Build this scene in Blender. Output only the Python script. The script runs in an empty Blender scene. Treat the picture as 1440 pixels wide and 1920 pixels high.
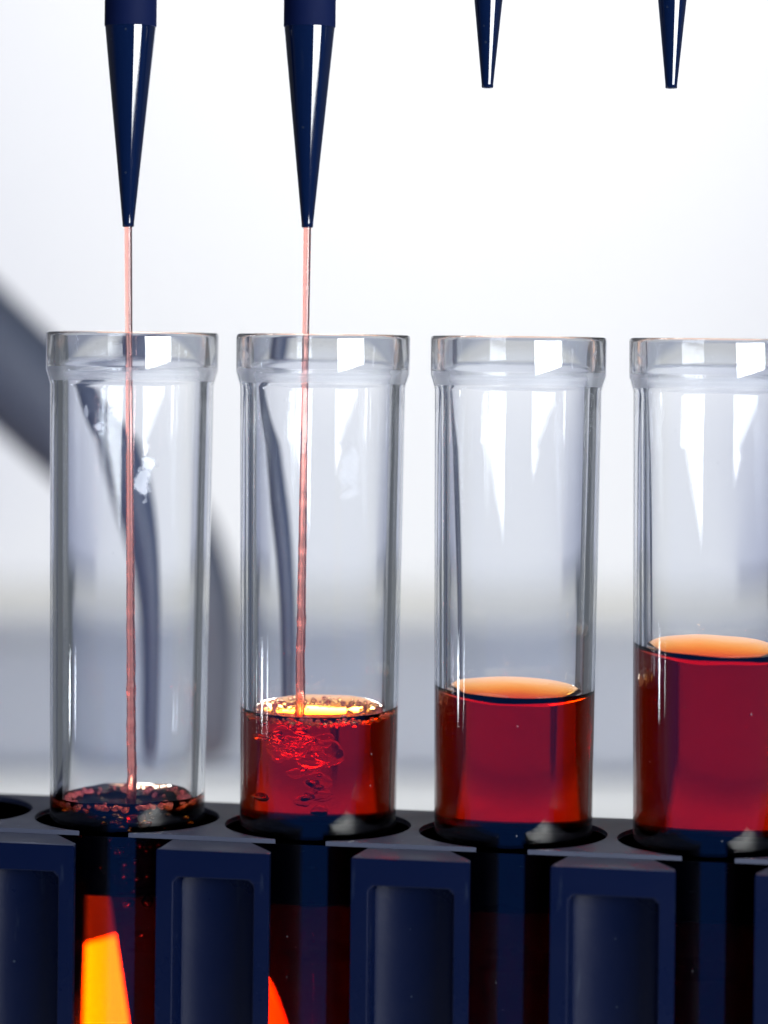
import bpy, bmesh, math, random
from mathutils import Vector, Matrix, noise

S = 0.001                      # everything below is written in millimetres
R = math.radians
random.seed(7)
scene = bpy.context.scene
C = scene.collection

# ------------------------------------------------------------------ camera
F_PX, DIST = 5180.0, 207.0     # focal length in photo pixels, distance to the tube row
cam_data = bpy.data.cameras.new('camera')
cam = bpy.data.objects.new('camera', cam_data); C.objects.link(cam)
cam_data.sensor_fit = 'HORIZONTAL'; cam_data.sensor_width = 36
cam_data.lens = 36 * F_PX / 1440
cam_data.shift_y = -332 / 1440
cam_data.clip_start = 0.01; cam_data.clip_end = 20
cam.location = (0, -DIST * S, 0)
cam.rotation_euler = (R(90), R(-0.65), 0)
cam_data.dof.use_dof = True
cam_data.dof.focus_distance = 204 * S
cam_data.dof.aperture_fstop = cam_data.lens / 4.6
scene.camera = cam

# ------------------------------------------------------------------ world, light, exposure
world = bpy.data.worlds.new('World'); scene.world = world; world.use_nodes = True
wn = world.node_tree
bg = wn.nodes['Background']
# dim room; blue added behind the camera to tint dark reflections, grey-navy elsewhere
w_tc = wn.nodes.new('ShaderNodeTexCoord'); w_sep = wn.nodes.new('ShaderNodeSeparateXYZ')
w_rmp = wn.nodes.new('ShaderNodeValToRGB'); w_map = wn.nodes.new('ShaderNodeMapRange')
w_map.inputs['From Min'].default_value = -1; w_map.inputs['From Max'].default_value = 1
wn.links.new(w_tc.outputs['Generated'], w_sep.inputs[0]); wn.links.new(w_sep.outputs['Y'], w_map.inputs['Value'])
wn.links.new(w_map.outputs['Result'], w_rmp.inputs['Fac']); wn.links.new(w_rmp.outputs['Color'], bg.inputs['Color'])
w_rmp.color_ramp.elements[0].position = 0.34; w_rmp.color_ramp.elements[0].color = (0.025, 0.13, 0.60, 1)
w_rmp.color_ramp.elements[1].position = 0.52; w_rmp.color_ramp.elements[1].color = (0.22, 0.24, 0.27, 1)
bg.inputs['Strength'].default_value = 0.5

def area(name, loc, target, sx, sy, power, color=(1, 1, 1), spread=180, roll=0):
    d = bpy.data.lights.new(name, 'AREA'); d.shape = 'RECTANGLE'
    d.size = sx * S; d.size_y = sy * S; d.energy = power; d.color = color; d.spread = R(spread)
    o = bpy.data.objects.new(name, d); C.objects.link(o)
    o.location = Vector(loc) * S
    o.rotation_euler = ((Vector(target) - Vector(loc)).to_track_quat('-Z', 'Y').to_matrix() @ Matrix.Rotation(R(roll), 3, 'Z')).to_euler()
    return o
# lights the back wall from above
area('wall_light', (40, 420, 330), (10, 900, 60), 300, 120, 3.15, (1, 0.96, 0.81))
# big soft ceiling light
area('ceiling_light', (-60, 60, 600), (0, 150, -60), 500, 500, 1.3, (1, 0.97, 0.92))
# wide softbox in front on the right: the bright streak on the tips and the white patches on the glass
area('softbox_right', (222, -290, 30), (0, 0, 10), 240, 104, 2.6, (0.95, 0.98, 1), 180, 6)
# small strip light on the left
area('softbox_left', (-420, 0, -84), (0, 0, -30), 25, 14, 0.03, (0.85, 0.93, 1))
# unseen fill added behind the rack, shining up to turn the liquid surfaces orange
area('surface_fill', (10, 105, -97.5), (10, 105, 0), 150, 170, 0.072, (1, 0.44, 0.11))
# small light behind the first slot; a second added to light the next slot's sliver
area('slot_backlight', (-13, 40, -60.8), (-20, 0, -58), 22, 12.5, 0.8, (1, 0.97, 0.92), 180, 7)
area('slot_backlight', (1.5, 40, -61), (-4, 0, -58), 8, 13, 0.003, (1, 0.97, 0.92))

scene.view_settings.view_transform = 'Standard'
scene.view_settings.look = 'None'
scene.view_settings.exposure = 0
scene.view_settings.gamma = 1
cy = scene.cycles
cy.max_bounces = 24; cy.transmission_bounces = 24; cy.glossy_bounces = 8; cy.diffuse_bounces = 4
cy.transparent_max_bounces = 16; cy.volume_bounces = 0
cy.caustics_reflective = True; cy.caustics_refractive = True
cy.blur_glossy = 0.2
cy.sample_clamp_indirect = 12
cy.use_denoising = True
try: cy.denoiser = 'OPENIMAGEDENOISE'
except Exception: pass

# ------------------------------------------------------------------ helpers
def mat(name):
    m = bpy.data.materials.new(name); m.use_nodes = True
    nt = m.node_tree
    return m, nt, nt.nodes['Principled BSDF']

def N(nt, t, **kw):
    n = nt.nodes.new(t)
    for k, v in kw.items():
        if k in n.inputs: n.inputs[k].default_value = v
        else: setattr(n, k, v)
    return n

def link_obj(name, bm, m, parent=None, smooth=True, sharp=40, recalc=True):
    if recalc: bmesh.ops.recalc_face_normals(bm, faces=bm.faces)
    for v in bm.verts: v.co *= S
    me = bpy.data.meshes.new(name); bm.to_mesh(me); bm.free()
    me.materials.append(m)
    if smooth:
        me.shade_smooth()
        if sharp: me.set_sharp_from_angle(angle=R(sharp))
    o = bpy.data.objects.new(name, me); C.objects.link(o)
    if parent: o.parent = parent
    return o

def tag(o, label=None, cat=None, group=None, kind=None):
    if label: o['label'] = label
    if cat: o['category'] = cat
    if group: o['group'] = group
    if kind: o['kind'] = kind
    return o

def empty(name, loc, rz=0):
    o = bpy.data.objects.new(name, None); C.objects.link(o)
    o.empty_display_size = 0.005
    o.location = Vector(loc) * S; o.rotation_euler = (0, 0, rz)
    return o

def lathe(bm, prof, seg=128, disp=None):
    """prof: list of (r, z); r==0 makes a pole"""
    rings = []
    for k, (r, z) in enumerate(prof):
        if r < 1e-6: rings.append([bm.verts.new((0, 0, z))])
        else: rings.append([bm.verts.new((r * math.cos(2 * math.pi * i / seg), r * math.sin(2 * math.pi * i / seg), z)) for i in range(seg)])
    for a, b in zip(rings[:-1], rings[1:]):
        for i in range(seg):
            j = (i + 1) % seg
            if len(a) == 1 and len(b) == 1: continue
            if len(a) == 1: bm.faces.new((a[0], b[i], b[j]))
            elif len(b) == 1: bm.faces.new((a[i], a[j], b[0]))
            else: bm.faces.new((a[i], a[j], b[j], b[i]))
    return rings

def prism(bm, poly, z0, z1):
    lo = [bm.verts.new((x, y, z0)) for x, y in poly]
    hi = [bm.verts.new((x, y, z1)) for x, y in poly]
    n = len(poly)
    f1 = bm.faces.new(hi); f0 = bm.faces.new(lo[::-1])
    for i in range(n):
        bm.faces.new((lo[i], lo[(i + 1) % n], hi[(i + 1) % n], hi[i]))
    bmesh.ops.triangulate(bm, faces=[f1, f0])

def box(bm, x0, x1, y0, y1, z0, z1):
    prism(bm, [(x0, y0), (x1, y0), (x1, y1), (x0, y1)], z0, z1)

def bevel(o, w, seg=2):
    b = o.modifiers.new('bevel', 'BEVEL'); b.width = w * S; b.segments = seg
    b.limit_method = 'ANGLE'; b.angle_limit = R(40)

# ------------------------------------------------------------------ materials
m_wall, nt, p = mat('white_wall')
p.inputs['Roughness'].default_value = 0.8
tc = N(nt, 'ShaderNodeTexCoord'); nz = N(nt, 'ShaderNodeTexNoise', Scale=3.0, Detail=2.0)
cr = nt.nodes.new('ShaderNodeValToRGB')
cr.color_ramp.elements[0].color = (0.76, 0.77, 0.78, 1); cr.color_ramp.elements[1].color = (0.84, 0.84, 0.83, 1)
nt.links.new(tc.outputs['Object'], nz.inputs['Vector']); nt.links.new(nz.outputs['Fac'], cr.inputs['Fac'])
nt.links.new(cr.outputs['Color'], p.inputs['Base Color'])

m_bench, nt, p = mat('white_bench')
p.inputs['Base Color'].default_value = (0.71, 0.73, 0.74, 1); p.inputs['Roughness'].default_value = 0.5

m_grey, nt, p = mat('grey_painted_metal')
p.inputs['Base Color'].default_value = (0.47, 0.48, 0.49, 1); p.inputs['Roughness'].default_value = 0.45

m_arm, nt, p = mat('dark_grey_plastic')
p.inputs['Base Color'].default_value = (0.062, 0.074, 0.098, 1); p.inputs['Roughness'].default_value = 0.5

def navy(name, rough, bump, base=(0.0008, 0.0025, 0.010, 1), wear=1.0):
    m, nt, p = mat(name)
    tc = N(nt, 'ShaderNodeTexCoord')
    nz = N(nt, 'ShaderNodeTexNoise', Scale=2600.0, Detail=3.0)
    nt.links.new(tc.outputs['Object'], nz.inputs['Vector'])
    b = N(nt, 'ShaderNodeBump', Strength=bump, Distance=0.00004)
    nt.links.new(nz.outputs['Fac'], b.inputs['Height']); nt.links.new(b.outputs['Normal'], p.inputs['Normal'])
    nb = N(nt, 'ShaderNodeTexNoise', Scale=260.0, Detail=4.0)
    nt.links.new(tc.outputs['Object'], nb.inputs['Vector'])
    mr = N(nt, 'ShaderNodeMapRange'); mr.inputs['To Min'].default_value = rough * 0.8; mr.inputs['To Max'].default_value = rough * 1.25
    nt.links.new(nb.outputs['Fac'], mr.inputs['Value']); nt.links.new(mr.outputs['Result'], p.inputs['Roughness'])
    # dust specks and a few pale scuffs
    vo = N(nt, 'ShaderNodeTexVoronoi', Scale=900.0); nt.links.new(tc.outputs['Object'], vo.inputs['Vector'])
    lt = N(nt, 'ShaderNodeMath', operation='LESS_THAN'); lt.inputs[1].default_value = 0.09; nt.links.new(vo.outputs['Distance'], lt.inputs[0])
    sp = N(nt, 'ShaderNodeSeparateColor'); nt.links.new(vo.outputs['Color'], sp.inputs[0])
    gt = N(nt, 'ShaderNodeMath', operation='GREATER_THAN'); gt.inputs[1].default_value = 0.8; nt.links.new(sp.outputs[0], gt.inputs[0])
    mu = N(nt, 'ShaderNodeMath', operation='MULTIPLY'); nt.links.new(lt.outputs[0], mu.inputs[0]); nt.links.new(gt.outputs[0], mu.inputs[1])
    mp = N(nt, 'ShaderNodeMapping'); mp.inputs['Scale'].default_value = (1, 1, 0.12); mp.inputs['Rotation'].default_value = (0.3, 0.2, 0)
    nt.links.new(tc.outputs['Object'], mp.inputs['Vector'])
    ns = N(nt, 'ShaderNodeTexNoise', Scale=1500.0, Detail=4.0); nt.links.new(mp.outputs['Vector'], ns.inputs['Vector'])
    sr = N(nt, 'ShaderNodeMapRange'); sr.inputs['From Min'].default_value = 0.66; sr.inputs['From Max'].default_value = 0.74; sr.inputs['To Max'].default_value = 0.35
    nt.links.new(ns.outputs['Fac'], sr.inputs['Value'])
    mx = N(nt, 'ShaderNodeMath', operation='MAXIMUM'); nt.links.new(mu.outputs[0], mx.inputs[0]); nt.links.new(sr.outputs['Result'], mx.inputs[1])
    cm = N(nt, 'ShaderNodeMix', data_type='RGBA'); cm.inputs[6].default_value = base; cm.inputs[7].default_value = (0.05 * wear, 0.07 * wear, 0.11 * wear, 1)
    nt.links.new(mx.outputs[0], cm.inputs[0]); nt.links.new(cm.outputs[2], p.inputs['Base Color'])
    return m
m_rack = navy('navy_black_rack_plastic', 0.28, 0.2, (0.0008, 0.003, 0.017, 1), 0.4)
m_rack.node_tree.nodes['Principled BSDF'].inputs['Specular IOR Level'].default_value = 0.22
m_plate_sheen = navy('plate_plastic_pale_sheen', 0.50, 0.04, (0.048, 0.054, 0.078, 1), 1.5)  # base lightened to stand in for grazing sheen on the rack top
m_plate_sheen.node_tree.nodes['Principled BSDF'].inputs['Specular IOR Level'].default_value = 0.28
m_tip = navy('navy_black_tip_plastic', 0.05, 0.01, (0.002, 0.006, 0.025, 1), 0.3)
m_collar = navy('matt_navy_black_plastic', 0.7, 0.05, (0.001, 0.005, 0.032, 1))
m_collar.node_tree.nodes['Principled BSDF'].inputs['Specular IOR Level'].default_value = 0.1

RIM = 95.62                     # rim height above the glass origin
m_occluder = m_rack.copy(); m_occluder.name = 'translucent_occluder'  # translucency added so the blocked slots glow dimly
_nt = m_occluder.node_tree; _p = _nt.nodes['Principled BSDF']
_t = _nt.nodes.new('ShaderNodeBsdfTranslucent'); _t.inputs['Color'].default_value = (0.7, 0.6, 0.7, 1)
_m = _nt.nodes.new('ShaderNodeMixShader'); _m.inputs[0].default_value = 0.03
_nt.links.new(_p.outputs[0], _m.inputs[1]); _nt.links.new(_t.outputs[0], _m.inputs[2])
_nt.links.new(_m.outputs[0], _nt.nodes['Material Output'].inputs['Surface'])
def glass_mat(seed, smudges=()):
    """clear glass with dust specks, fine scratches and smudges on its surface"""
    m, nt, p = mat('clear_plastic_glass')
    nt.nodes.remove(p)
    out = nt.nodes['Material Output']
    g = N(nt, 'ShaderNodeBsdfGlass', IOR=1.49, Roughness=0.0); g.inputs['Color'].default_value = (0.985, 0.99, 0.995, 1)
    dust = N(nt, 'ShaderNodeBsdfDiffuse'); dust.inputs['Color'].default_value = (0.85, 0.88, 0.92, 1)
    tc = N(nt, 'ShaderNodeTexCoord')
    mp = N(nt, 'ShaderNodeMapping'); mp.inputs['Location'].default_value = (seed, seed * 2, 0)
    nt.links.new(tc.outputs['Object'], mp.inputs['Vector'])
    vo = N(nt, 'ShaderNodeTexVoronoi', Scale=1500.0); nt.links.new(mp.outputs['Vector'], vo.inputs['Vector'])
    lt = N(nt, 'ShaderNodeMath', operation='LESS_THAN'); lt.inputs[1].default_value = 0.10
    nt.links.new(vo.outputs['Distance'], lt.inputs[0])
    sep = N(nt, 'ShaderNodeSeparateColor'); nt.links.new(vo.outputs['Color'], sep.inputs[0])
    gt = N(nt, 'ShaderNodeMath', operation='GREATER_THAN'); gt.inputs[1].default_value = 0.93
    nt.links.new(sep.outputs[0], gt.inputs[0])
    mul = N(nt, 'ShaderNodeMath', operation='MULTIPLY'); nt.links.new(lt.outputs[0], mul.inputs[0]); nt.links.new(gt.outputs[0], mul.inputs[1])
    mul2 = N(nt, 'ShaderNodeMath', operation='MULTIPLY'); mul2.inputs[1].default_value = 0.12
    nt.links.new(mul.outputs[0], mul2.inputs[0])
    last = mul2.outputs[0]
    wob = N(nt, 'ShaderNodeTexNoise', Scale=1100.0, Detail=4.0); nt.links.new(mp.outputs['Vector'], wob.inputs['Vector'])
    for (x, y, z, rx, rz, st) in smudges:
        vs = N(nt, 'ShaderNodeVectorMath', operation='SUBTRACT'); vs.inputs[1].default_value = (x * S, y * S, z * S)
        nt.links.new(tc.outputs['Object'], vs.inputs[0])
        vm = N(nt, 'ShaderNodeVectorMath', operation='MULTIPLY'); vm.inputs[1].default_value = (1 / (rx * S), 0.5 / (rx * S), 1 / (rz * S))
        nt.links.new(vs.outputs[0], vm.inputs[0])
        ln = N(nt, 'ShaderNodeVectorMath', operation='LENGTH'); nt.links.new(vm.outputs[0], ln.inputs[0])
        ad = N(nt, 'ShaderNodeMath', operation='MULTIPLY_ADD'); ad.inputs[1].default_value = 2.4; nt.links.new(wob.outputs['Fac'], ad.inputs[0]); nt.links.new(ln.outputs['Value'], ad.inputs[2])
        mr = N(nt, 'ShaderNodeMapRange'); mr.inputs['From Min'].default_value = 1.8; mr.inputs['From Max'].default_value = 2.2
        mr.inputs['To Min'].default_value = st; mr.inputs['To Max'].default_value = 0
        nt.links.new(ad.outputs[0], mr.inputs['Value'])
        mx = N(nt, 'ShaderNodeMath', operation='MAXIMUM'); nt.links.new(last, mx.inputs[0]); nt.links.new(mr.outputs['Result'], mx.inputs[1])
        last = mx.outputs[0]
    # matt moulded step inside the collar
    sx = N(nt, 'ShaderNodeSeparateXYZ'); nt.links.new(tc.outputs['Object'], sx.inputs[0])
    zc = N(nt, 'ShaderNodeMath', operation='COMPARE'); zc.inputs[1].default_value = (RIM - 3.05) * S; zc.inputs[2].default_value = 0.45 * S
    nt.links.new(sx.outputs['Z'], zc.inputs[0])
    cx_ = N(nt, 'ShaderNodeCombineXYZ'); nt.links.new(sx.outputs['X'], cx_.inputs[0]); nt.links.new(sx.outputs['Y'], cx_.inputs[1])
    rl = N(nt, 'ShaderNodeVectorMath', operation='LENGTH'); nt.links.new(cx_.outputs[0], rl.inputs[0])
    rc = N(nt, 'ShaderNodeMath', operation='LESS_THAN'); rc.inputs[1].default_value = 5.75 * S; nt.links.new(rl.outputs['Value'], rc.inputs[0])
    ring = N(nt, 'ShaderNodeMath', operation='MULTIPLY'); nt.links.new(zc.outputs[0], ring.inputs[0]); nt.links.new(rc.outputs[0], ring.inputs[1])
    r1 = N(nt, 'ShaderNodeMath', operation='MULTIPLY'); r1.inputs[1].default_value = 0.2; nt.links.new(ring.outputs[0], r1.inputs[0]); nt.links.new(r1.outputs[0], g.inputs['Roughness'])
    r2 = N(nt, 'ShaderNodeMath', operation='MULTIPLY'); r2.inputs[1].default_value = 0.24; nt.links.new(ring.outputs[0], r2.inputs[0])
    m3 = N(nt, 'ShaderNodeMath', operation='MAXIMUM'); nt.links.new(r2.outputs[0], m3.inputs[0]); nt.links.new(last, m3.inputs[1]); last = m3.outputs[0]
    mix = N(nt, 'ShaderNodeMixShader'); nt.links.new(last, mix.inputs[0])
    nt.links.new(g.outputs[0], mix.inputs[1]); nt.links.new(dust.outputs[0], mix.inputs[2])
    nt.links.new(mix.outputs[0], out.inputs['Surface'])
    # faint moulding ripples, stretched along the tube
    mp2 = N(nt, 'ShaderNodeMapping'); mp2.inputs['Scale'].default_value = (1, 1, 0.08)
    nt.links.new(tc.outputs['Object'], mp2.inputs['Vector'])
    n2 = N(nt, 'ShaderNodeTexNoise', Scale=320.0, Detail=1.0); nt.links.new(mp2.outputs['Vector'], n2.inputs['Vector'])
    b = N(nt, 'ShaderNodeBump', Strength=0.17, Distance=0.00003); nt.links.new(n2.outputs['Fac'], b.inputs['Height'])
    nt.links.new(b.outputs['Normal'], g.inputs['Normal'])
    return m

def liquid_mat(name, dens=1.0, rough=0.0, col=(0.966, 0.72, 0.15, 1)):
    m, nt, p = mat(name); nt.nodes.remove(p)
    out = nt.nodes['Material Output']
    g = N(nt, 'ShaderNodeBsdfGlass', IOR=1.34, Roughness=rough); g.inputs['Color'].default_value = (1, 1, 1, 1)
    nt.links.new(g.outputs[0], out.inputs['Surface'])
    # absorption per mm: red .10, green .45, blue .9
    v = N(nt, 'ShaderNodeVolumeAbsorption', Density=2000.0 * dens); v.inputs['Color'].default_value = col
    nt.links.new(v.outputs[0], out.inputs['Volume'])
    return m
m_liquid = liquid_mat('red_liquid')
m_liquid_pale = liquid_mat('paler_red_liquid', 0.78)
m_stream = liquid_mat('red_liquid_thin', 1.0, 0.0, (0.968, 0.34, 0.20, 1))
m_streamtail = liquid_mat('red_liquid_spray', 1.3, 0.25, (0.960, 0.36, 0.22, 1))

m_bub, nt, p = mat('air_bubble'); nt.nodes.remove(p)
g = N(nt, 'ShaderNodeBsdfGlass', IOR=0.75, Roughness=0.0); g.inputs['Color'].default_value = (1, 1, 1, 1)
nt.links.new(g.outputs[0], nt.nodes['Material Output'].inputs['Surface'])
m_churn = m_bub.copy(); m_churn.name = 'churned_liquid'
[n for n in m_churn.node_tree.nodes if n.type == 'BSDF_GLASS'][0].inputs['IOR'].default_value = 0.98
m_foam = liquid_mat('pink_foam', 0.8, 0.0)
_nt = m_foam.node_tree; _g = [n for n in _nt.nodes if n.type == 'BSDF_GLASS'][0]
_t = _nt.nodes.new('ShaderNodeBsdfDiffuse'); _t.inputs['Color'].default_value = (0.92, 0.22, 0.24, 1)
_m = _nt.nodes.new('ShaderNodeMixShader'); _m.inputs[0].default_value = 0.36
_nt.links.new(_g.outputs[0], _m.inputs[1]); _nt.links.new(_t.outputs[0], _m.inputs[2])
_nt.links.new(_m.outputs[0], _nt.nodes['Material Output'].inputs['Surface'])

# ------------------------------------------------------------------ the setting
PLATE_Z = -36.8
BENCH_Z = PLATE_Z - 62
bm = bmesh.new(); box(bm, -430, 430, 905, 925, BENCH_Z, 165)
tag(link_obj('wall', bm, m_wall, smooth=False), kind='structure')
bm = bmesh.new(); box(bm, -175, 175, -150, 905, BENCH_Z - 25, BENCH_Z)
tag(link_obj('bench_top', bm, m_bench, smooth=False), kind='structure')

# low grey box lying across the bench far behind
t = empty('equipment_box', (0, 430, BENCH_Z))
tag(t, 'blurred low grey box lying across the white bench behind the tubes', 'box')
bm = bmesh.new(); box(bm, -165, 165, -20, 60, 1, 31)
o = link_obj('housing', bm, m_grey, t); bevel(o, 3, 3)
bm = bmesh.new(); box(bm, -168, 168, -24, 64, 31.2, 35)
o = link_obj('lid', bm, m_grey, t); bevel(o, 1.2, 2)

# curved dark arm
def tube_path(bm, pts, seg=24):
    """pts: (x, y, z, half width, half depth) swept with a rounded section"""
    rings = []
    n = len(pts)
    for k, (x, y, z, a, b) in enumerate(pts):
        p0 = Vector(pts[max(k - 1, 0)][:3]); p1 = Vector(pts[min(k + 1, n - 1)][:3])
        t = (p1 - p0).normalized(); side = t.cross(Vector((0, 1, 0))).normalized(); up = Vector((0, 1, 0))
        up = side.cross(t).normalized()
        rings.append([bm.verts.new(Vector((x, y, z)) + side * a * math.cos(2 * math.pi * i / seg) + up * b * math.sin(2 * math.pi * i / seg)) for i in range(seg)])
    for a, b in zip(rings[:-1], rings[1:]):
        for i in range(seg):
            bm.faces.new((a[i], a[(i + 1) % seg], b[(i + 1) % seg], b[i]))
    bm.faces.new(rings[0][::-1]); bm.faces.new(rings[-1])

def catmull(P, sub):
    out = []
    for i in range(len(P) - 1):
        a, b, c, d = P[max(i - 1, 0)], P[i], P[i + 1], P[min(i + 2, len(P) - 1)]
        for s in range(sub):
            t = s / sub
            out.append(tuple(0.5 * (2 * b[k] + (c[k] - a[k]) * t + (2 * a[k] - 5 * b[k] + 4 * c[k] - d[k]) * t * t + (3 * b[k] - a[k] - 3 * c[k] + d[k]) * t ** 3) for k in range(len(b))))
    out.append(tuple(P[-1])); return out
AY = 190
ox, oz = -170, BENCH_Z
t = empty('curved_arm', (ox, AY, oz))
tag(t, 'blurred dark grey curved arm sweeping down behind the two left tubes', 'arm')
P = [(-172, AY, 84, 8, 7), (-110, AY, 44, 8, 7), (-76, AY, 15, 8, 7), (-56, AY, -3.5, 7.8, 7), (-48, AY, -11, 7.6, 7), (-38.5, AY, -20, 7.2, 7), (-30.5, AY, -29, 6.6, 6.5),
     (-26.5, AY, -38, 5.6, 6), (-25.3, AY, -47, 4.9, 5.2), (-25.2, AY, -54, 4.6, 5), (-25.2, AY, -59, 4.2, 4.5), (-25.2, AY, -61, 2.8, 3)]
P = catmull(P, 8)
bm = bmesh.new(); tube_path(bm, [(x - ox, y - AY, z - oz, a, b) for x, y, z, a, b in P])
link_obj('arm', bm, m_arm, t)
bm = bmesh.new(); lathe(bm, [(0, 0), (34, 0), (34, 5), (32, 7), (9, 7.5), (9, 186), (7.5, 190), (0, 190)], 48)
link_obj('post', bm, m_arm, t)

# ------------------------------------------------------------------ tube rack
YAW = R(-9.5); PITCH = 14.75; X0, Y0 = -19.1, 3.0
rack = empty('tube_rack', (X0, Y0, BENCH_Z), YAW)
tag(rack, 'navy black plastic tube rack holding four tubes, with one empty hole at the left', 'rack')
PZ = PLATE_Z - BENCH_Z         # plate height in rack space
HR, SW = 7.0, 2.95             # hole radius, half slot width
YB, YF, YL = 7.7, -10.7, -6.75  # back edge, front edge, ledge line
I0, I1 = -2, 4
def rack_pos(i, dx=0, dy=0):
    v = Matrix.Rotation(YAW, 2) @ Vector((i * PITCH + dx, dy)); return X0 + v.x, Y0 + v.y

def arc(cx, a0, a1, n=28):
    return [(cx + HR * math.cos(a0 + (a1 - a0) * k / n), HR * math.sin(a0 + (a1 - a0) * k / n)) for k in range(n + 1)]
# top plate: a comb outline whose holes are open to the front
def plate_poly():
    a = math.asin(YL / HR)                       # where the ledge line meets the hole
    xe = PITCH / 2 + 6
    poly = [(I0 * PITCH - xe, YL), (I0 * PITCH - xe, YB), (I1 * PITCH + xe, YB), (I1 * PITCH + xe, YL)]
    for i in range(I1, I0 - 1, -1):
        # right end of the hole's opening, round the back, to its left end
        poly += arc(i * PITCH, a, math.pi - a, 72)
    return poly
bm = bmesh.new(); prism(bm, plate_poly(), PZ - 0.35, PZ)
o = link_obj('top_plate', bm, m_plate_sheen, rack); bevel(o, 0.07, 2)

def slot_edges(i):
    k = max(-1, min(i, 3))
    return i * PITCH - 1.14 - 0.31 * k, i * PITCH + 5.0 - 0.52 * k

def panel_mesh(i):
    """solid web between hole i and hole i + 1: plain back, scooped front window"""
    w = PITCH / 2; mid = (i + 0.5) * PITCH
    x0 = slot_edges(i)[1] - mid; x1 = slot_edges(i + 1)[0] - mid
    aL, aR = math.asin(4.6 / HR), math.asin(4.6 / HR)
    ab = math.acos(SW / HR)
    left = [(-w + HR * math.cos(t), HR * math.sin(t)) for t in [-0.72 + (0.72 + ab) * k / 28 for k in range(29)]]
    right = [(w - HR * math.cos(t), HR * math.sin(t)) for t in [-0.86 + (0.86 + ab) * k / 28 for k in range(29)]][::-1]
    bm = bmesh.new()
    zt = PZ - 0.352
    poly = [(x0, YF)] + [(x0 + 0.1, YF + 0.9)] + left + [(-w + SW, YB), (w - SW, YB)] + right + [(x1 - 0.1, YF + 0.9), (x1, YF)]
    lo = [bm.verts.new((x, y, 0.5)) for x, y in poly]; hi = [bm.verts.new((x, y, zt)) for x, y in poly]
    n = len(poly)
    for q in range(n - 1):
        bm.faces.new((lo[q], lo[q + 1], hi[q + 1], hi[q]))
    f = [bm.faces.new(hi), bm.faces.new(lo[::-1])]
    bmesh.ops.triangulate(bm, faces=f)
    bl, br, bt = 1.25, 1.15, 1.95
    cx = (x0 + bl + x1 - br) / 2; half = (x1 - br - x0 - bl) / 2
    def depth(x, z):
        dx = half - abs(x - cx); dz = (zt - bt) - z
        r = 0.6
        if dx < r and dz < r and dx > 0 and dz > 0: d = r - math.hypot(r - dx, r - dz)
        else: d = min(dx, dz)
        if d <= 0: return 0
        k = min(1, d / 0.14)
        return k * (1.7 + 1.3 * math.sqrt(max(0, 1 - ((x - cx) / (half + 0.12)) ** 2)))
    xs = sorted(set([x0, x1, cx - half, cx + half] + [cx + s_ * (half - 0.07 * q) for s_ in (-1, 1) for q in range(1, 12)] + [cx + (-1 + 2 * k / 44) * (half - 0.8) for k in range(45)]))
    zs = [zt, zt - 0.7, zt - 1.4] + [zt - bt - 0.07 * q for q in range(0, 12)] + [zt - bt - 2 - 4 * k for k in range(0, 15) if zt - bt - 2 - 4 * k > 1.2] + [0.5]
    g = [[bm.verts.new((x, YF + depth(x, z), z)) for x in xs] for z in zs]
    for q in range(len(zs) - 1):
        for j in range(len(xs) - 1):
            bm.faces.new((g[q][j], g[q + 1][j], g[q + 1][j + 1], g[q][j + 1]))
    bmesh.ops.remove_doubles(bm, verts=bm.verts, dist=0.0005)
    return bm
for i in range(I0, I1):
    bm = panel_mesh(i)
    pan = link_obj('panel', bm, m_rack, rack, sharp=35)
    pan.location = (((i + 0.5) * PITCH) * S, 0, 0)
    pan.data.materials.append(m_plate_sheen)
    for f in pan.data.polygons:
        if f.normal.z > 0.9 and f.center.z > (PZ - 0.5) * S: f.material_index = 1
    bv = pan.modifiers.new('bevel', 'BEVEL'); bv.width = 0.1 * S; bv.segments = 2; bv.limit_method = 'ANGLE'; bv.angle_limit = R(60)
# bars across the back slots
bm = bmesh.new()
for i in range(I0, I1 + 1):
    a = math.acos((SW + 0.0) / HR)
    pts = arc(i * PITCH, a, math.pi - a, 10)
    box_poly = [(i * PITCH + SW - 0.01, YB - 0.003)] + [(x * 1.0, y + 0.003) for x, y in pts] + [(i * PITCH - SW + 0.01, YB - 0.003)]
    prism(bm, box_poly, PZ - 6.8, PZ - 0.353)
link_obj('back_skirt', bm, m_rack, rack, smooth=False)
# covers added to block light through the back slots; two leave a slanting gap
bp0 = None
for i in range(I0, I1 + 1):
    zt = PZ - 6.82
    if i in (0, 1):
        # slanting left edge of the occluder: x at the top, then at mid height and below
        xa, xm, zm = (-2.4, -1.75, 45.3) if i == 0 else (-3.3, -2.12, 45.3)
        bm = bmesh.new()
        f = [bm.verts.new(v) for v in ((xa, YB - 0.3, zt), (SW, YB - 0.3, zt), (SW, YB - 0.3, 0.5), (xm, YB - 0.3, 0.5), (xm, YB - 0.3, zm))]
        g_ = [bm.verts.new(v.co + Vector((0, -0.3, 0))) for v in f]
        bm.faces.new(f); bm.faces.new(g_[::-1])
        for q in range(5): bm.faces.new((f[q], f[(q + 1) % 5], g_[(q + 1) % 5], g_[q]))
        o = link_obj('slot_occluder', bm, m_occluder, rack, smooth=False)
    elif bp0 is None:
        bm = bmesh.new(); box(bm, -SW, SW, YB - 0.6, YB - 0.3, 0.5, zt)
        o = bp0 = link_obj('slot_occluder', bm, m_occluder, rack, smooth=False)
    else:
        o = bp0.copy(); C.objects.link(o); o.parent = rack
    o.location = (i * PITCH * S, 0, 0)
bm = bmesh.new(); box(bm, I0 * PITCH - 13, I1 * PITCH + 13, YF - 0.6, YB + 0.6, 0, 0.49)
o = link_obj('base_plate', bm, m_rack, rack, smooth=False)

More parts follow.
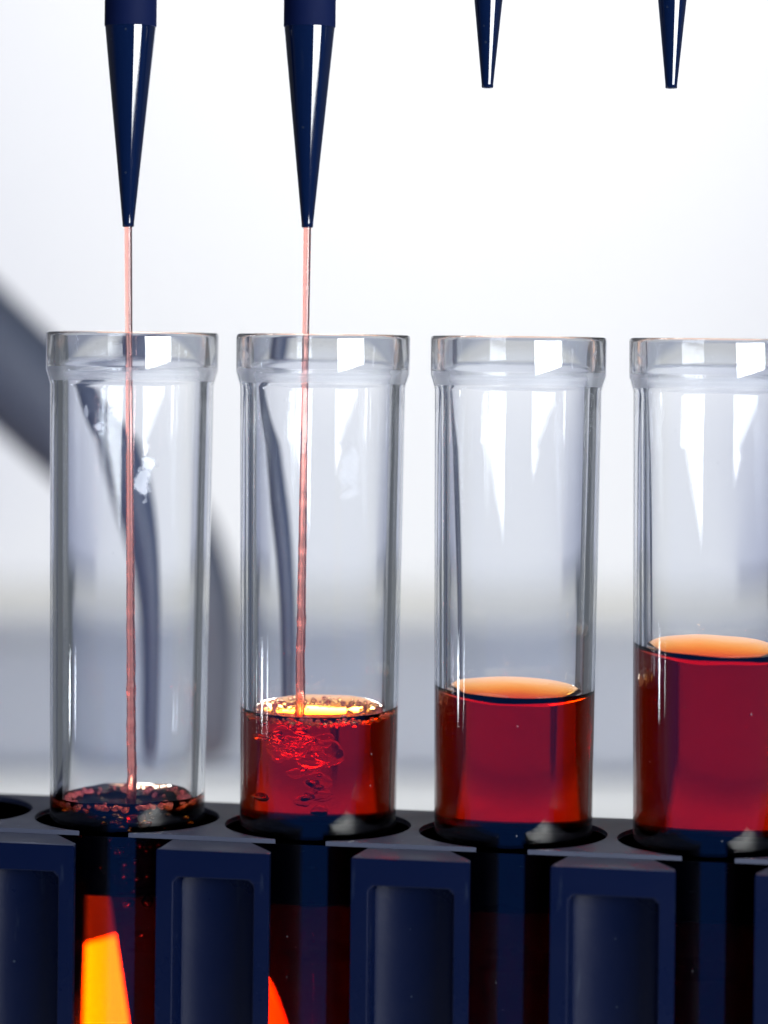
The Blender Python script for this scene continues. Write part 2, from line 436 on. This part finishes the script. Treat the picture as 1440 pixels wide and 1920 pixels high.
# ------------------------------------------------------------------ test tubes and their liquid
RO = [(5.55, -92), (5.86, PLATE_Z), (6.19, -3.9), (6.50, -3.0), (6.53, -0.25)]
def outer_r(z):
    if z > -3.9: return 6.19
    if z > PLATE_Z: return 5.86 + (6.19 - 5.86) * (z - PLATE_Z) / (-3.9 - PLATE_Z)
    return 5.6 + (5.86 - 5.6) * (z + 92) / (PLATE_Z + 92)
WALL = 0.95
def inner_r(z): return outer_r(z) - WALL
ZB = -90.0                      # where the round bottom starts
def tube_profile():
    p = [(0, ZB - 5.6)]
    ro = outer_r(ZB)
    for k in range(1, 13):
        a = k / 13 * math.pi / 2; p.append((ro * math.sin(a), ZB - ro * math.cos(a)))
    for z in [ZB + k * (-4.0 - ZB) / 20 for k in range(21)]: p.append((outer_r(z), z))
    p += [(6.22, -3.85), (6.44, -3.08), (6.50, -2.95), (6.51, -2.8), (6.53, -0.30), (6.50, -0.12), (6.42, -0.03), (6.3, 0.0)]
    p += [(5.85, 0.0), (5.74, -0.04), (5.68, -0.14), (5.66, -0.3), (5.58, -2.45), (5.54, -2.65), (5.32, -3.45), (5.26, -3.65)]
    ri = lambda z: inner_r(z)
    for z in [-4.0 + k * (ZB + 4.0) / 20 for k in range(21)]: p.append((ri(z), z))
    rr = ri(ZB)
    for k in range(12, 0, -1):
        a = k / 13 * math.pi / 2; p.append((rr * math.sin(a), ZB - rr * math.cos(a)))
    p.append((0, ZB - rr))
    return p

TUBES = [  # liquid level below the rim, tilt (x, y), waves, label, smudges
    dict(lv=-36.2, tilt=(0.02, 0.0), wave=0.32, men=1.2,
         lab='leftmost clear test tube, nearly empty above the rack, a red stream falling into it',
         llab='frothy bubbling red liquid reaching only up to the rack top in the leftmost tube',
         sm=[(-1.8, -5.9, -7.0, 0.5, 0.5, 0.5), (1.4, -5.9, -11.2, 0.6, 1.2, 0.4), (1.9, -5.9, -9.6, 0.6, 0.6, 0.45), (-2.9, -5.6, -6.0, .22, .9, .35)]),
    dict(lv=-29.0, tilt=(0.01, 0.04), wave=0.16, men=1.1,
         lab='second clear test tube from the left, a red stream falling into its frothy liquid',
         llab='dark red liquid with an orange frothy ring around its surface, second tube from the left', sm=[(2.2, -5.9, -10.0, 0.9, 2.2, 0.10)]),
    dict(lv=-27.1, tilt=(-0.02, 0.03), wave=0.12, men=1.1,
         lab='clear test tube without a stream, calm red liquid with a glowing yellow surface',
         llab='calm clear red liquid with a bright yellow crescent on its surface', sm=[]),
    dict(lv=-23.6, tilt=(-0.02, 0.05), wave=0.18, men=1.1,
         lab='clear test tube cut off by the right picture edge, holding the most red liquid',
         llab='calm red liquid standing highest of all, in the tube at the right edge', sm=[]),
]
def liquid_mesh(T, seed):
    bm = bmesh.new()
    SEG, NR = 144, 44
    lv = T['lv']; ov = 0.05
    Rt = inner_r(lv) + ov
    def top(x, y):
        r = math.hypot(x, y)
        h = lv + T['tilt'][0] * x + T['tilt'][1] * y
        h += T['men'] * math.exp(-(Rt - r) / 1.25)
        fade = 1 - 0.55 * (r / Rt) ** 4
        h += T['wave'] * fade * noise.fractal(Vector((x * 0.33 + seed * 9.1, y * 0.33, seed)), 0.9, 2.2, 2 if T['wave'] > 0.3 else 1)
        if T['wave'] > 0.3:
            h -= 0.9 * math.exp(-(x * x + (y + .5) ** 2) / 3.0)
        return h
    ctr = bm.verts.new((0, 0, top(0, 0)))
    prev = None
    rs = [Rt * (1 - (1 - k / NR) ** 1.6) for k in range(1, NR + 1)]
    for r in rs:
        ring = []
        for i in range(SEG):
            a = 2 * math.pi * i / SEG; x, y = r * math.cos(a), r * math.sin(a)
            ring.append(bm.verts.new((x, y, top(x, y))))
        for i in range(SEG):
            j = (i + 1) % SEG
            if prev is None: bm.faces.new((ctr, ring[i], ring[j]))
            else: bm.faces.new((prev[i], ring[i], ring[j], prev[j]))
        prev = ring
    z0 = lv - 1.0
    for z in [z0 + (ZB - z0) * k / 24 for k in range(25)]:
        rr = inner_r(z) + ov
        ring = [bm.verts.new((rr * math.cos(2 * math.pi * i / SEG), rr * math.sin(2 * math.pi * i / SEG), z)) for i in range(SEG)]
        for i in range(SEG):
            j = (i + 1) % SEG; bm.faces.new((prev[i], ring[i], ring[j], prev[j]))
        prev = ring
    rr0 = inner_r(ZB) + ov
    for k in range(12, 0, -1):
        a = k / 13 * math.pi / 2; rr = rr0 * math.sin(a); z = ZB - rr0 * math.cos(a)
        ring = [bm.verts.new((rr * math.cos(2 * math.pi * i / SEG), rr * math.sin(2 * math.pi * i / SEG), z)) for i in range(SEG)]
        for i in range(SEG):
            j = (i + 1) % SEG; bm.faces.new((prev[i], ring[i], ring[j], prev[j]))
        prev = ring
    c = bm.verts.new((0, 0, ZB - rr0))
    for i in range(SEG): bm.faces.new((prev[i], c, prev[(i + 1) % SEG]))
    return bm, top

def ball(bm, c, r, sub=3, sq=1.0):
    m = Matrix.Translation(c) @ Matrix.Diagonal((r, r, r * sq, 1))
    bmesh.ops.create_icosphere(bm, subdivisions=sub, radius=1, matrix=m)

tops = []
for i, T in enumerate(TUBES):
    x, y = rack_pos(i)
    zb = ZB - outer_r(ZB) + 0.0
    # bring the origin of the glass to its lowest point
    bm = bmesh.new(); lathe(bm, [(r, z - zb) if r > 0 else (0, z - zb) for r, z in [(0, zb)] + tube_profile()[1:]], 160)
    gm = glass_mat(i * 0.37, [(sx, sy, sz - zb, a, b_, st) for sx, sy, sz, a, b_, st in T['sm']])
    o = link_obj('test_tube', bm, gm, sharp=None)
    o.location = (x * S, y * S, zb * S)
    tag(o, T['lab'], 'test tube', 'test tubes standing in the rack')
    bm, top = liquid_mesh(T, i + 1); tops.append((x, y, top))
    zl = ZB
    for v in bm.verts: v.co.z -= zl
    lo = link_obj('red_liquid', bm, m_liquid_pale if i == 0 else m_liquid, sharp=28)
    lo.location = (x * S, y * S, zl * S)
    tag(lo, T['llab'], 'liquid', 'red liquid in the tubes')
    rnd = random.Random(40 + i)
    if i < 2:
        # froth clinging round the edge: uncountable
        bm = bmesh.new()
        n = 190 if i == 0 else 260
        for k in range(n):
            a = rnd.uniform(0, 2 * math.pi); rad = rnd.uniform(0.09, 0.24) * (1.25 if rnd.random() < 0.15 else 1)
            d = inner_r(T['lv']) - rad - 0.03 - abs(rnd.gauss(0, 0.35 if i == 0 else 0.8))
            bx, by = d * math.cos(a), d * math.sin(a)
            ball(bm, Vector((bx, by, top(bx, by) - zl + rad * rnd.uniform(-0.2, 0.5))), rad, 2)
        f = link_obj('foam', bm, m_foam, lo, sharp=None); tag(f, kind='stuff')
        # bubbles under the surface
        n = 64 if i == 0 else 58
        protos = {}
        for k in range(n):
            if i == 0:
                a = rnd.uniform(0, 2 * math.pi) if k % 2 else rnd.uniform(-2.3, -0.6); dz = rnd.expovariate(1 / 2.4); rad = rnd.uniform(0.12, 0.42) * (1 if rnd.random() < .5 else .55)
                rr = rnd.uniform(0.2, 1.0) * (inner_r(T['lv']) - rad - 0.1)
            else:
                a = rnd.uniform(0, 2 * math.pi)
                if k < 26: dz = 0.15; rad = rnd.uniform(0.12, 0.28); rr = inner_r(T['lv']) - rad - 0.05
                else: dz = rnd.uniform(0.3, 6) ** 1.0; rad = rnd.uniform(0.15, 0.62); rr = rnd.uniform(0, .8) * (inner_r(T['lv']) - rad); a = rnd.uniform(math.pi * .8, math.pi * 1.6)
            bx, by = rr * math.cos(a), rr * math.sin(a)
            bm = bmesh.new()
            if i == 1 and k > 44: rad = rnd.uniform(0.5, 1.0); rr = min(rr, 3.2); dz *= 0.6
            ball(bm, Vector((0, 0, 0)), rad, 3, rnd.uniform(.7, 1))
            if rad > 0.3:
                for v in bm.verts: v.co *= 1 + 0.55 * noise.noise(v.co * (0.9 / rad) + Vector((k * 3.1, 0, 0)))
            bb = link_obj('bubble', bm, m_churn if (i == 1 and rad > 0.45) else m_bub, lo, sharp=None)
            bb.location = (bx * S, by * S, (top(bx, by) - zl - dz - rad) * S)

# ------------------------------------------------------------------ pipette tips and streams
TIPS = [(-19.3, 0.5, 7.9), (-5.85, 0.5, 8.0), (7.5, -1.0, 18.5), (20.95, -3.5, 18.4)]
TLAB = ['navy pipette tip pouring a red stream, leftmost of the four tips',
        'navy pipette tip pouring a red stream over the second tube',
        'raised navy pipette tip with nothing flowing, above the third tube',
        'raised navy pipette tip with nothing flowing, nearest the right picture edge']
tipmesh = None
for k, (x, y, z) in enumerate(TIPS):
    t = empty('pipette_tip', (x, y, z)); tag(t, TLAB[k], 'pipette tip', 'navy pipette tips hanging over the rack')
    t.rotation_euler = (0, 0, k * 1.3)
    if tipmesh is None:
        L = 15.0
        bm = bmesh.new()
        prof = [(0.24, 0.02), (0.40, 0.0), (0.435, 0.06), (0.44, 0.3)]
        prof += [(0.44 + (1.90 - 0.44) * s / 12, 0.3 + (L - 0.3) * s / 12) for s in range(1, 13)]
        prof += [(1.90, L + 0.3), (0.24, L + 0.3), (0.24, 0.02)]
        lathe(bm, prof, 96); bmesh.ops.remove_doubles(bm, verts=bm.verts, dist=0.0001)
        cone = link_obj('cone', bm, m_tip, t, sharp=30)
        bm = bmesh.new()
        lathe(bm, [(0, L + 0.31), (1.86, L + 0.02), (1.93, L + 0.04), (1.95, L + 0.12), (1.95, L + 24), (2.4, L + 24.5), (2.4, L + 45), (0, L + 45)], 96)
        col = link_obj('collar', bm, m_collar, t, sharp=30)
        tipmesh = (cone, col)
    else:
        for src in tipmesh:
            c = src.copy(); C.objects.link(c); c.parent = t

def stream(x0, y0, z0, tube_i, x1, y1, lab):
    X, Y, top = tops[tube_i]
    z1 = top(x1 - X, y1 - Y) - 0.3
    o = empty('liquid_stream', (x0, y0, z1)); tag(o, lab, 'stream', 'red streams falling from the tips')
    n = 150
    seg = 20
    zsplit = -9
    for part, zz0, zz1, m in (('upper_flow', z0, zsplit, m_stream), ('lower_flow', zsplit, z1, m_streamtail)):
        bm = bmesh.new(); rings = []
        for k in range(n + 1):
            z = zz0 + (zz1 - zz0) * k / n
            s = (z0 - z) / (z0 - z1)
            x = (x1 - x0) * s; w = max(0, s - 0.35)
            x += 0.10 * w * noise.noise(Vector((z * 0.35, tube_i * 5, 0)))
            r = 0.29 - 0.05 * min(1, s * 4) + 0.10 * w * (1 + noise.noise(Vector((z * 1.1, 3, tube_i)))) + 0.06 * s
            rings.append([bm.verts.new((x + r * math.cos(2 * math.pi * i / seg), (y1 - y0) * s + r * math.sin(2 * math.pi * i / seg), z - z1)) for i in range(seg)])
        for a, b in zip(rings[:-1], rings[1:]):
            for i in range(seg): bm.faces.new((a[i], b[i], b[(i + 1) % seg], a[(i + 1) % seg]))
        bm.faces.new(rings[0]); bm.faces.new(rings[-1][::-1])
        link_obj(part, bm, m, o, sharp=60)
    return o
stream(-19.3, 0.5, 7.95, 0, -18.55, 0.8, 'thin red stream falling from the leftmost tip into the leftmost tube')
stream(-5.85, 0.5, 8.05, 1, -6.0, 0.6, 'thin red stream falling from the second tip into the second tube')
